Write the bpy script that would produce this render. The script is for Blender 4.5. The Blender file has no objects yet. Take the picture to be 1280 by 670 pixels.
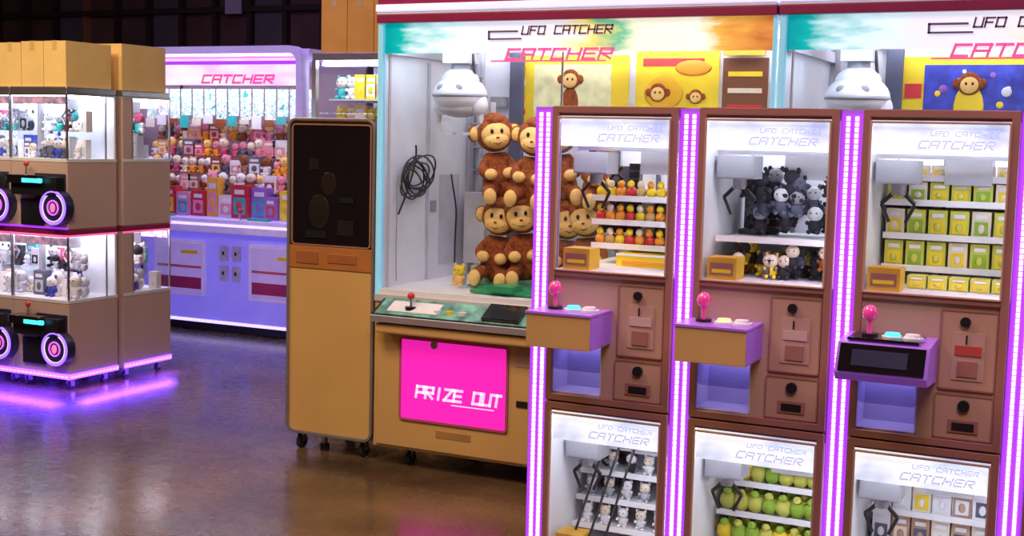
import bpy, math, random
from mathutils import Vector, Matrix

sc = bpy.context.scene
COL = sc.collection
sc.view_settings.view_transform = 'Standard'

# ---------------------------------------------------------------- materials
MATS = {}
def mat(name, col, rough=0.5, metal=0.0, em=None, es=0.0, var=0.08, scale=8.0, coat=0.0):
    if name in MATS: return MATS[name]
    m = bpy.data.materials.new(name); m.use_nodes = True
    nt = m.node_tree; bs = nt.nodes['Principled BSDF']
    bs.inputs['Roughness'].default_value = rough
    bs.inputs['Metallic'].default_value = metal
    bs.inputs['Coat Weight'].default_value = coat
    tc = nt.nodes.new('ShaderNodeTexCoord')
    nz = nt.nodes.new('ShaderNodeTexNoise'); nz.inputs['Scale'].default_value = scale
    nt.links.new(tc.outputs['Object'], nz.inputs['Vector'])
    rp = nt.nodes.new('ShaderNodeValToRGB')
    rp.color_ramp.elements[0].position = 0.3; rp.color_ramp.elements[1].position = 0.7
    rp.color_ramp.elements[0].color = [c*(1-var) for c in col]+[1]
    rp.color_ramp.elements[1].color = [min(1, c*(1+var)) for c in col]+[1]
    nt.links.new(nz.outputs['Fac'], rp.inputs['Fac'])
    nt.links.new(rp.outputs['Color'], bs.inputs['Base Color'])
    if em:
        bs.inputs['Emission Color'].default_value = (*em, 1)
        bs.inputs['Emission Strength'].default_value = es
    MATS[name] = m
    return m

def glass(name, tint=(1, 1, 1), refl=0.07):
    if name in MATS: return MATS[name]
    m = bpy.data.materials.new(name); m.use_nodes = True
    nt = m.node_tree; nt.nodes.clear()
    out = nt.nodes.new('ShaderNodeOutputMaterial')
    tr = nt.nodes.new('ShaderNodeBsdfTransparent'); tr.inputs[0].default_value = (*tint, 1)
    gl = nt.nodes.new('ShaderNodeBsdfGlossy'); gl.inputs['Roughness'].default_value = 0.03
    mx = nt.nodes.new('ShaderNodeMixShader'); mx.inputs[0].default_value = refl
    nt.links.new(tr.outputs[0], mx.inputs[1]); nt.links.new(gl.outputs[0], mx.inputs[2])
    nt.links.new(mx.outputs[0], out.inputs[0])
    MATS[name] = m
    return m

def ramp_emit(name, stops, strength, scale=(2, 2, 2), noise=1.0, detail=2.0, gradient=0.0):
    """coloured printed film, lit from behind; gradient>0 uses the sheet's own length with noise distortion"""
    if name in MATS: return MATS[name]
    m = bpy.data.materials.new(name); m.use_nodes = True
    nt = m.node_tree; bs = nt.nodes['Principled BSDF']
    tc = nt.nodes.new('ShaderNodeTexCoord'); mp = nt.nodes.new('ShaderNodeMapping')
    mp.inputs['Scale'].default_value = scale
    nz = nt.nodes.new('ShaderNodeTexNoise'); nz.inputs['Scale'].default_value = noise
    nz.inputs['Detail'].default_value = detail
    rp = nt.nodes.new('ShaderNodeValToRGB')
    els = rp.color_ramp.elements
    while len(els) < len(stops): els.new(0.5)
    for e, (p, c) in zip(els, stops):
        e.position = p; e.color = (*c, 1)
    nt.links.new(tc.outputs['Object'], mp.inputs[0]); nt.links.new(mp.outputs[0], nz.inputs['Vector'])
    if gradient:
        sx = nt.nodes.new('ShaderNodeSeparateXYZ'); nt.links.new(tc.outputs['Generated'], sx.inputs[0])
        ma = nt.nodes.new('ShaderNodeMath'); ma.operation = 'MULTIPLY_ADD'
        nt.links.new(nz.outputs['Fac'], ma.inputs[0]); ma.inputs[1].default_value = gradient
        nt.links.new(sx.outputs['X'], ma.inputs[2])
        mb = nt.nodes.new('ShaderNodeMath'); mb.operation = 'SUBTRACT'; mb.inputs[1].default_value = gradient*0.5
        nt.links.new(ma.outputs[0], mb.inputs[0]); nt.links.new(mb.outputs[0], rp.inputs['Fac'])
    else:
        nt.links.new(nz.outputs['Fac'], rp.inputs['Fac'])
    nt.links.new(rp.outputs['Color'], bs.inputs['Base Color'])
    nt.links.new(rp.outputs['Color'], bs.inputs['Emission Color'])
    bs.inputs['Emission Strength'].default_value = strength
    bs.inputs['Roughness'].default_value = 0.3
    MATS[name] = m
    return m

GOLD   = mat('gold_laminate', (0.66, 0.42, 0.15), 0.38, var=0.05, scale=3)
GOLDD  = mat('muted_gold_laminate', (0.52, 0.33, 0.23), 0.4, var=0.06, scale=3)  # browner gold for plates and trim
TAN    = mat('tan_panel', (0.54, 0.36, 0.29), 0.42, var=0.05, scale=3)
TAUPE  = mat('taupe_panel', (0.62, 0.46, 0.42), 0.42, var=0.05, scale=3)
BRONZE = mat('bronze_frame', (0.36, 0.17, 0.13), 0.35, var=0.08, scale=4)
MAROON = mat('maroon_trim', (0.30, 0.02, 0.10), 0.35)
WHITE  = mat('white_panel', (0.82, 0.84, 0.9), 0.45, var=0.04)
GREY   = mat('grey_plastic', (0.38, 0.38, 0.43), 0.45)
LGREY  = mat('light_grey_plastic', (0.58, 0.59, 0.66), 0.4)
STEEL  = mat('brushed_steel', (0.6, 0.6, 0.65), 0.3, 0.9)
BLACK  = mat('black_plastic', (0.015, 0.015, 0.02), 0.3)
BLACKG = mat('black_gloss', (0.01, 0.008, 0.01), 0.08, coat=0.5)
RUBBER = mat('rubber', (0.02, 0.02, 0.02), 0.7)
LILAC  = mat('lilac_panel', (0.36, 0.34, 0.9), 0.4, em=(0.20, 0.15, 0.95), es=0.40)  # not a lamp: its glow stands for purple light falling on the panel
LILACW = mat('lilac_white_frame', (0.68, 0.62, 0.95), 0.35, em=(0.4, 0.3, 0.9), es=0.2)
CARD   = mat('cardboard', (0.95, 0.68, 0.27), 0.7, var=0.06, scale=5)
CARDO  = mat('orange_cardboard', (0.95, 0.48, 0.06), 0.7, var=0.1, scale=5)
TAPE   = mat('packing_tape', (0.8, 0.55, 0.22), 0.4)
GLASS  = glass('glass_pane', (0.97, 0.98, 1.0), 0.05)
GLASSB = glass('cabinet_glass', (0.92, 0.96, 1.0), 0.07)
LEDW   = mat('led_white', (1, 1, 1), 0.4, em=(0.90, 0.93, 1.0), es=13)
LEDWS  = mat('led_white_soft', (1, 1, 1), 0.4, em=(0.90, 0.94, 1.0), es=12)
LEDWA  = mat('led_white_cool', (1, 1, 1), 0.4, em=(0.82, 0.9, 1.0), es=18)
LEDP   = mat('led_purple', (0.3, 0.05, 0.8), 0.4, em=(0.36, 0.04, 0.95), es=1.1)
LEDPW  = mat('led_lilac_core', (0.9, 0.8, 1), 0.4, em=(0.86, 0.55, 1.0), es=2.0)
CANOPYL = mat('canopy_light', (0.9, 0.9, 1), 0.4, em=(0.55, 0.5, 0.95), es=0.9)
LEDB   = mat('led_blue_violet', (0.2, 0.1, 1), 0.4, em=(0.11, 0.03, 1.0), es=9)
LEDBW  = mat('led_edge_white', (0.7, 0.6, 1), 0.4, em=(0.65, 0.55, 1.0), es=1.3)
LEDC   = mat('led_cyan', (0.1, 0.9, 1), 0.4, em=(0.05, 0.75, 0.9), es=1.2)
CYANE  = mat('cyan_edge', (0.3, 0.7, 0.85), 0.3, em=(0.2, 0.5, 0.75), es=0.5)
PINKS  = mat('pink_panel', (0.9, 0.02, 0.45), 0.35, em=(0.92, 0.015, 0.48), es=0.78, var=0.04)
PINKT  = mat('pink_logo', (0.9, 0.1, 0.4), 0.5, em=(0.85, 0.16, 0.38), es=0.5)
PINKB  = mat('pink_ball', (0.85, 0.08, 0.32), 0.2, em=(0.9, 0.05, 0.35), es=0.2, coat=0.6)
LABELW = mat('white_lettering', (1, 0.75, 0.95), 0.5, em=(1, 0.6, 0.9), es=0.7)
DKTXT  = mat('dark_lettering', (0.22, 0.12, 0.26), 0.5)
BLUTXT = mat('blue_lettering', (0.6, 0.6, 0.88), 0.5, em=(0.6, 0.6, 0.9), es=0.6)
GREEN  = mat('green_base', (0.03, 0.34, 0.14), 0.4)
YEL    = mat('yellow_print', (0.95, 0.70, 0.03), 0.5, var=0.1)
YELG   = mat('yellow_green_pack', (0.66, 0.66, 0.12), 0.45, var=0.1)
ORA    = mat('orange_print', (0.9, 0.36, 0.03), 0.5)
RED    = mat('red_plastic', (0.7, 0.04, 0.05), 0.35)
TEAL   = mat('teal_plastic', (0.05, 0.5, 0.5), 0.4)
BLUE   = mat('blue_print', (0.05, 0.07, 0.5), 0.5, var=0.3, scale=20)
BRN    = mat('brown_plush', (0.30, 0.075, 0.016), 0.9, var=0.4, scale=60)
SKIN   = mat('tan_plush', (0.95, 0.60, 0.20), 0.85, var=0.08, scale=40)
CREAM  = mat('cream_plush', (0.85, 0.75, 0.62), 0.85, var=0.1)
PINKP  = mat('pink_plush', (0.85, 0.30, 0.42), 0.85, var=0.1)
ROSE   = mat('rose_plush', (0.6, 0.10, 0.2), 0.85, var=0.1)
WPLUSH = mat('white_plush', (0.85, 0.85, 0.9), 0.85)
DPLUSH = mat('dark_plush', (0.03, 0.03, 0.045), 0.85)
NPLUSH = mat('slate_plush', (0.12, 0.13, 0.2), 0.85)
GPLUSH = mat('green_plush', (0.32, 0.52, 0.05), 0.8)
PPLUSH = mat('purple_plush', (0.35, 0.15, 0.6), 0.8)
HDR = ramp_emit('header_film', [(0.0, (0.0, 0.30, 0.32)), (0.08, (0.0, 0.42, 0.40)), (0.16, (0.70, 0.9, 0.98)), (0.30, (0.80, 0.80, 0.93)),
                                (0.48, (0.90, 0.84, 0.90)), (0.56, (0.92, 0.75, 0.20)), (0.63, (0.15, 0.50, 0.30)), (0.70, (1, 0.95, 0.7)),
                                (0.82, (1, 0.98, 0.8)), (0.89, (0.85, 0.45, 0.08)), (1.0, (0.55, 0.16, 0.04))], 0.92, (2.6, 2.6, 10), 1.6, 4, gradient=0.32)
HDRS = ramp_emit('small_header_film', [(0.3, (0.50, 0.56, 0.85)), (0.5, (0.80, 0.86, 1)), (0.7, (1, 1, 1))], 0.9, (6, 6, 12), 1.5)
HDRC = ramp_emit('lilac_header_film', [(0.3, (0.7, 0.4, 0.95)), (0.5, (0.9, 0.75, 1)), (0.7, (1, 0.95, 1))], 0.85, (2, 2, 6), 1.2)
GPRINT = ramp_emit('green_print_cards', [(0.35, (0.05, 0.4, 0.35)), (0.43, (0.9, 0.95, 0.9)), (0.5, (0.25, 0.5, 0.5)), (0.6, (1, 1, 0.95))], 0.2, (18, 18, 18), 1.0, 4)
PLITE = mat('pink_led', (1, .3, .5), .4, em=(0.9, .12, .4), es=0.8)
PLITE2 = mat('pink_led2', (1, .3, .8), .4, em=(0.9, .2, .8), es=1.2)

# ---------------------------------------------------------------- builders
def empty(name, loc):
    e = bpy.data.objects.new(name, None); e.location = loc
    e.empty_display_size = 0.1
    COL.objects.link(e); return e

class B:
    """accumulates shapes given in world coordinates into one mesh"""
    def __init__(s): s.v = []; s.f = []; s.m = []; s.mats = []; s.sm = []
    def mi(s, m):
        if m not in s.mats: s.mats.append(m)
        return s.mats.index(m)
    def add(s, vs, fs, m, smooth=False):
        o = len(s.v); s.v += [tuple(p) for p in vs]; k = s.mi(m)
        for f in fs: s.f.append([i+o for i in f]); s.m.append(k); s.sm.append(smooth)
    def box(s, x0, x1, y0, y1, z0, z1, m, M=None):
        vs = [(x0,y0,z0),(x1,y0,z0),(x1,y1,z0),(x0,y1,z0),(x0,y0,z1),(x1,y0,z1),(x1,y1,z1),(x0,y1,z1)]
        if M is not None: vs = [M @ Vector(p) for p in vs]
        s.add(vs, [(0,3,2,1),(4,5,6,7),(0,1,5,4),(1,2,6,5),(2,3,7,6),(3,0,4,7)], m)
    def quad(s, ps, m): s.add(ps, [(0,1,2,3)], m)
    def ball(s, c, r, m, M=None, nu=14, nv=9):
        if not hasattr(r, '__len__'): r = (r, r, r)
        vs = []; fs = []
        for j in range(nv+1):
            ph = math.pi*j/nv
            for i in range(nu):
                th = 2*math.pi*i/nu
                p = Vector((r[0]*math.sin(ph)*math.cos(th), r[1]*math.sin(ph)*math.sin(th), r[2]*math.cos(ph)))
                if M is not None: p = M @ p
                vs.append(p+Vector(c))
        for j in range(nv):
            for i in range(nu):
                a = j*nu+i; b2 = j*nu+(i+1) % nu
                fs.append((a, a+nu, b2+nu, b2))
        s.add(vs, fs, m, True)
    def cyl(s, p0, p1, r0, m, r1=None, n=20):
        if r1 is None: r1 = r0
        p0 = Vector(p0); p1 = Vector(p1); d = (p1-p0).normalized()
        a = d.orthogonal().normalized(); b2 = d.cross(a)
        vs = []
        for p, r in ((p0, r0), (p1, r1)):
            for i in range(n):
                t = 2*math.pi*i/n
                vs.append(p+(a*math.cos(t)+b2*math.sin(t))*r)
        fs = [(i, (i+1) % n, n+(i+1) % n, n+i) for i in range(n)]
        s.add(vs, fs, m, True)
        s.add(vs, [tuple(range(n-1, -1, -1)), tuple(range(n, 2*n))], m)
    def rr(s, x0, x1, z0, z1, r, n=6):
        pts = []
        for cx, cz, a0 in ((x1-r, z1-r, 0), (x0+r, z1-r, 90), (x0+r, z0+r, 180), (x1-r, z0+r, 270)):
            for i in range(n+1):
                a = math.radians(a0+90*i/n); pts.append((cx+r*math.cos(a), cz+r*math.sin(a)))
        return pts
    def plate(s, x0, x1, z0, z1, r, y0, y1, m):
        p = s.rr(x0, x1, z0, z1, r); n = len(p)
        vs = [(x, y0, z) for x, z in p]+[(x, y1, z) for x, z in p]
        s.add(vs, [tuple(range(n-1, -1, -1)), tuple(range(n, 2*n))]+[(i, (i+1) % n, n+(i+1) % n, n+i) for i in range(n)], m)
    def ring(s, x0, x1, z0, z1, r, w, y0, y1, m, wb=None):
        """rounded rectangular frame in the XZ plane"""
        if wb is None: wb = w
        po = s.rr(x0, x1, z0, z1, r); pi = s.rr(x0+w, x1-w, z0+wb, z1-w, max(r-w, 0.002)); n = len(po)
        vs = [(x, y0, z) for x, z in po]+[(x, y0, z) for x, z in pi]+[(x, y1, z) for x, z in po]+[(x, y1, z) for x, z in pi]
        fs = []
        for i in range(n):
            j = (i+1) % n
            fs += [(i, n+i, n+j, j), (2*n+i, 2*n+j, 3*n+j, 3*n+i), (i, j, 2*n+j, 2*n+i), (n+i, 3*n+i, 3*n+j, n+j)]
        s.add(vs, fs, m)
    def torus(s, c, R, r, m, axis='Y', n=28, k=8):
        vs = []; fs = []
        for i in range(n):
            t = 2*math.pi*i/n
            for j in range(k):
                u = 2*math.pi*j/k
                a = (R+r*math.cos(u))*math.cos(t); b2 = (R+r*math.cos(u))*math.sin(t); h = r*math.sin(u)
                p = {'Y': (a, h, b2), 'Z': (a, b2, h), 'X': (h, a, b2)}[axis]
                vs.append((p[0]+c[0], p[1]+c[1], p[2]+c[2]))
        for i in range(n):
            for j in range(k):
                fs.append((i*k+j, ((i+1) % n)*k+j, ((i+1) % n)*k+(j+1) % k, i*k+(j+1) % k))
        s.add(vs, fs, m, True)
    def caster(s, x, y, r=0.035):
        s.cyl((x-0.012, y, r), (x+0.012, y, r), r, RUBBER, n=16)
        s.box(x-0.02, x-0.014, y-0.015, y+0.015, r, 2*r+0.025, STEEL)
        s.box(x+0.014, x+0.02, y-0.015, y+0.015, r, 2*r+0.025, STEEL)
        s.box(x-0.03, x+0.03, y-0.03, y+0.03, 2*r+0.018, 2*r+0.03, STEEL)
    def make(s, name, parent, bevel=0.0):
        o = Vector(parent.location) if parent else Vector((0, 0, 0))
        me = bpy.data.meshes.new(name)
        me.from_pydata([tuple(Vector(p)-o) for p in s.v], [], s.f)
        for m in s.mats: me.materials.append(m)
        me.polygons.foreach_set('material_index', s.m)
        me.polygons.foreach_set('use_smooth', s.sm)
        me.update()
        ob = bpy.data.objects.new(name, me); COL.objects.link(ob)
        if parent: ob.parent = parent
        if bevel:
            bv = ob.modifiers.new('bevel', 'BEVEL'); bv.width = bevel; bv.segments = 2; bv.limit_method = 'ANGLE'
            bv.angle_limit = math.radians(50)
        return ob

GLYPH = {'C': [[(1,1),(0,1),(0,0),(1,0)]], 'A': [[(0,0),(0,1),(1,1),(1,0)],[(0,.45),(1,.45)]], 'T': [[(0,1),(1,1)],[(.5,1),(.5,0)]],
         'H': [[(0,0),(0,1)],[(1,0),(1,1)],[(0,.5),(1,.5)]], 'E': [[(1,1),(0,1),(0,0),(1,0)],[(0,.5),(.9,.5)]],
         'R': [[(0,0),(0,1),(1,1),(1,.5),(.2,.5),(1,0)]], 'P': [[(0,0),(0,1),(1,1),(1,.45),(.15,.45)]], 'I': [[(.5,0),(.5,1)]],
         'Z': [[(0,1),(1,1),(0,0),(1,0)]], 'O': [[(0,0),(0,1),(1,1),(1,0),(0,0)]], 'U': [[(0,1),(0,0),(1,0),(1,1)]],
         'F': [[(0,0),(0,1),(1,1)],[(0,.5),(.8,.5)]], 'S': [[(1,1),(0,1),(0,.5),(1,.5),(1,0),(0,0)]]}
def tech_text(name, body, x, y, z, w, h, m, parent, t=0.006, slant=0.0):
    """angular arcade lettering made of bars, x..x+w wide"""
    b = B(); n = len(body); cw = w/n; g = cw*0.74
    for i, ch in enumerate(body):
        if ch == ' ': continue
        for line in GLYPH[ch]:
            for p, q in zip(line, line[1:]):
                P = [Vector((x+i*cw+u*g+slant*v*h, 0, z+v*h)) for u, v in (p, q)]
                d = (P[1]-P[0]); L = d.length
                if L < 1e-6: continue
                d /= L; nrm = Vector((-d.z, 0, d.x))*t*0.5; e = d*t*0.5
                a, c = P[0]-e, P[1]+e
                vs = [(v.x, yy, v.z) for yy in (y-0.002, y) for v in (a-nrm, c-nrm, c+nrm, a+nrm)]
                b.add(vs, [(0,1,2,3),(7,6,5,4),(0,4,5,1),(1,5,6,2),(2,6,7,3),(3,7,4,0)], m)
    return b.make(name, parent)

def wire(name, pts, r, m, parent):
    cu = bpy.data.curves.new(name, 'CURVE'); cu.dimensions = '3D'; cu.bevel_depth = r; cu.bevel_resolution = 2
    sp = cu.splines.new('NURBS'); sp.points.add(len(pts)-1)
    o0 = Vector(parent.location)
    for p, q in zip(sp.points, pts): p.co = (*(Vector(q)-o0), 1)
    sp.use_endpoint_u = True; sp.order_u = 4
    cu.materials.append(m)
    o = bpy.data.objects.new(name, cu); COL.objects.link(o); o.parent = parent
    return o

def plush(b, x, y, z, h, body, face, ear=True):
    """small seated plush toy"""
    b.ball((x, y, z+h*0.27), (h*0.24, h*0.2, h*0.27), body, nu=10, nv=7)
    b.ball((x, y-h*0.03, z+h*0.68), (h*0.27, h*0.23, h*0.25), face, nu=10, nv=7)
    for sx in (-1, 1):
        if ear: b.ball((x+sx*h*0.2, y, z+h*0.9), (h*0.08, h*0.05, h*0.11), body, nu=8, nv=5)
        b.ball((x+sx*h*0.24, y-h*0.1, z+h*0.38), (h*0.07, h*0.14, h*0.08), body, nu=8, nv=5)
        b.ball((x+sx*h*0.15, y-h*0.2, z+h*0.08), (h*0.09, h*0.14, h*0.08), body, nu=8, nv=5)
        b.ball((x+sx*h*0.1, y-h*0.25, z+h*0.72), h*0.03, BLACK, nu=6, nv=4)

def pack(b, x, y, z, w, d, h, m1, m2):
    """boxed prize with a printed window"""
    b.box(x-w/2, x+w/2, y, y+d, z, z+h, m1)
    b.box(x-w*0.36, x+w*0.36, y-0.002, y, z+h*0.12, z+h*0.62, m2)
    b.ball((x, y-0.002, z+h*0.36), (w*0.2, 0.003, h*0.17), m1, nu=8, nv=5)
    b.box(x-w*0.3, x+w*0.3, y-0.002, y, z+h*0.72, z+h*0.86, WPLUSH)

# ---------------------------------------------------------------- room
def room():
    b = B(); b.box(-14, 6, -4, 12, -0.1, 0.0, floor_mat()); b.make('floor', None)
    wm = mat('dark_wall', (0.12, 0.068, 0.055), 0.75, var=0.35, scale=1.5)
    cm = mat('dark_ceiling', (0.05, 0.045, 0.045), 0.9)
    b = B(); b.box(-14, 6, -4, 12, 4.4, 4.5, cm); b.make('ceiling', None)
    b = B(); b.box(-14, 6, 11.5, 11.6, 0, 4.4, wm); b.make('wall_back', None)
    b = B(); b.box(-14, 6, -4.0, -3.9, 0, 4.4, wm); b.make('wall_front', None)
    b = B(); b.box(-14, -13.9, -3.9, 11.5, 0, 4.4, wm); b.make('wall_left', None)
    b = B(); b.box(5.9, 6, -3.9, 11.5, 0, 4.4, wm); b.make('wall_right', None)
    tm = mat('wall_batten', (0.045, 0.026, 0.022), 0.6)
    tb = mat('wood_batten', (0.36, 0.15, 0.06), 0.6)
    tg = mat('slate_panel', (0.13, 0.11, 0.12), 0.6)
    b = B()
    for i in range(34):
        x = -13.6+i*0.475
        b.box(x, x+0.05, 11.42, 11.5, 0, 4.4, tb if i % 8 == 5 else tm)
        if i % 3 == 1: b.box(x+0.08, x+0.44, 11.46, 11.5, 2.2, 3.6, tg)
    b.box(-13.9, 5.9, 11.40, 11.5, 3.02, 3.08, tm)
    b.make('trim_1', None)
    e = empty('wall_notice', (-9.0, 11.4, 3.3))
    b = B(); b.box(-9.12, -8.9, 11.385, 11.40, 3.0, 3.28, mat('notice_paper', (0.5, 0.45, 0.55), 0.7)); b.make('paper', e)

def floor_mat():
    m = bpy.data.materials.new('polished_concrete'); m.use_nodes = True
    nt = m.node_tree; bs = nt.nodes['Principled BSDF']
    tc = nt.nodes.new('ShaderNodeTexCoord')
    n1 = nt.nodes.new('ShaderNodeTexNoise'); n1.inputs['Scale'].default_value = 1.6; n1.inputs['Detail'].default_value = 8
    n2 = nt.nodes.new('ShaderNodeTexNoise'); n2.inputs['Scale'].default_value = 14; n2.inputs['Detail'].default_value = 4
    for n in (n1, n2): nt.links.new(tc.outputs['Object'], n.inputs['Vector'])
    rp = nt.nodes.new('ShaderNodeValToRGB')
    rp.color_ramp.elements[0].position = 0.35; rp.color_ramp.elements[0].color = (0.055, 0.038, 0.021, 1)
    rp.color_ramp.elements[1].position = 0.65; rp.color_ramp.elements[1].color = (0.16, 0.105, 0.052, 1)
    nt.links.new(n1.outputs['Fac'], rp.inputs['Fac']); nt.links.new(rp.outputs['Color'], bs.inputs['Base Color'])
    mr = nt.nodes.new('ShaderNodeMapRange'); mr.inputs['To Min'].default_value = 0.18; mr.inputs['To Max'].default_value = 0.36
    nt.links.new(n2.outputs['Fac'], mr.inputs['Value']); nt.links.new(mr.outputs[0], bs.inputs['Roughness'])
    bp = nt.nodes.new('ShaderNodeBump'); bp.inputs['Strength'].default_value = 0.10; bp.inputs['Distance'].default_value = 0.02
    n3 = nt.nodes.new('ShaderNodeTexNoise'); n3.inputs['Scale'].default_value = 4.5; n3.inputs['Detail'].default_value = 4
    nt.links.new(tc.outputs['Object'], n3.inputs['Vector'])
    nt.links.new(n3.outputs['Fac'], bp.inputs['Height']); nt.links.new(bp.outputs[0], bs.inputs['Normal'])
    bs.inputs['Coat Weight'].default_value = 0.35; bs.inputs['Coat Roughness'].default_value = 0.14
    return m

# ---------------------------------------------------------------- plush monkey
def monkey_mesh():
    V = [(0,0,.06),(0,0,.12),(0,0,.185),(0,0,.235),
         (-.05,0,.195),(-.082,-.035,.15),(-.05,-.085,.135),
         (.05,0,.195),(.082,-.035,.15),(.05,-.085,.135),
         (-.045,-.03,.05),(-.065,-.10,.055),(-.065,-.135,.03),
         (.045,-.03,.05),(.065,-.10,.055),(.065,-.135,.03),
         (0,.05,.04),(0.03,.09,.05),(.06,.10,.1)]
    E = [(0,1),(1,2),(2,3),(2,4),(4,5),(5,6),(2,7),(7,8),(8,9),(0,10),(10,11),(11,12),(0,13),(13,14),(14,15),(0,16),(16,17),(17,18)]
    R = [.066,.072,.060,.04,.038,.032,.028,.038,.032,.028,.044,.038,.032,.044,.038,.032,.016,.012,.01]
    me = bpy.data.meshes.new('monkey_sk'); me.from_pydata(V, E, [])
    ob = bpy.data.objects.new('monkey_sk', me); COL.objects.link(ob)
    ob.modifiers.new('skin', 'SKIN')
    sub = ob.modifiers.new('sub', 'SUBSURF'); sub.levels = 2; sub.render_levels = 2
    for i, r in enumerate(R):
        me.skin_vertices[0].data[i].radius = (r, r)
    me.skin_vertices[0].data[0].use_root = True
    bpy.context.view_layer.update()
    dg = bpy.context.evaluated_depsgraph_get()
    ev = ob.evaluated_get(dg); m2 = ev.to_mesh()
    vs = [tuple(v.co) for v in m2.vertices]; fs = [tuple(p.vertices) for p in m2.polygons]
    ev.to_mesh_clear()
    bpy.data.objects.remove(ob)
    b = B(); b.add(vs, fs, BRN, True)
    hz = .325
    b.ball((0, 0, hz), (.094, .082, .094), BRN, nu=20, nv=14)
    b.ball((0, -.036, hz-.008), (.076, .060, .068), SKIN, nu=18, nv=12)
    b.ball((0, -.064, hz-.034), (.062, .044, .040), SKIN, nu=18, nv=12)
    b.ball((0, -.03, hz+.060), (.05, .05, .026), BRN, nu=14, nv=9)
    for sx in (-1, 1):
        b.ball((sx*.097, -.01, hz), (.028, .018, .034), SKIN, nu=12, nv=8)
        b.ball((sx*.102, .008, hz), (.032, .014, .040), BRN, nu=12, nv=8)
        b.ball((sx*.024, -.093, hz+.010), (.0085, .006, .012), BLACK, nu=10, nv=6)
        b.ball((sx*.045, -.100, .135), (.032, .027, .027), SKIN, nu=12, nv=8)
        b.ball((sx*.065, -.152, .036), (.032, .022, .040), SKIN, nu=12, nv=8)
    b.ball((0, -.106, hz-.02), (.009, .006, .005), BRN, nu=8, nv=5)
    for k in range(9):
        a = (k-4)/4*.036
        b.ball((a, -.106+abs(a)*.30, hz-.050+abs(a)*.35), (.006, .005, .0035), BRN, nu=6, nv=4)
    ob = b.make('monkey_proto', None)
    me = ob.data; bpy.data.objects.remove(ob)
    return me

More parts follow.
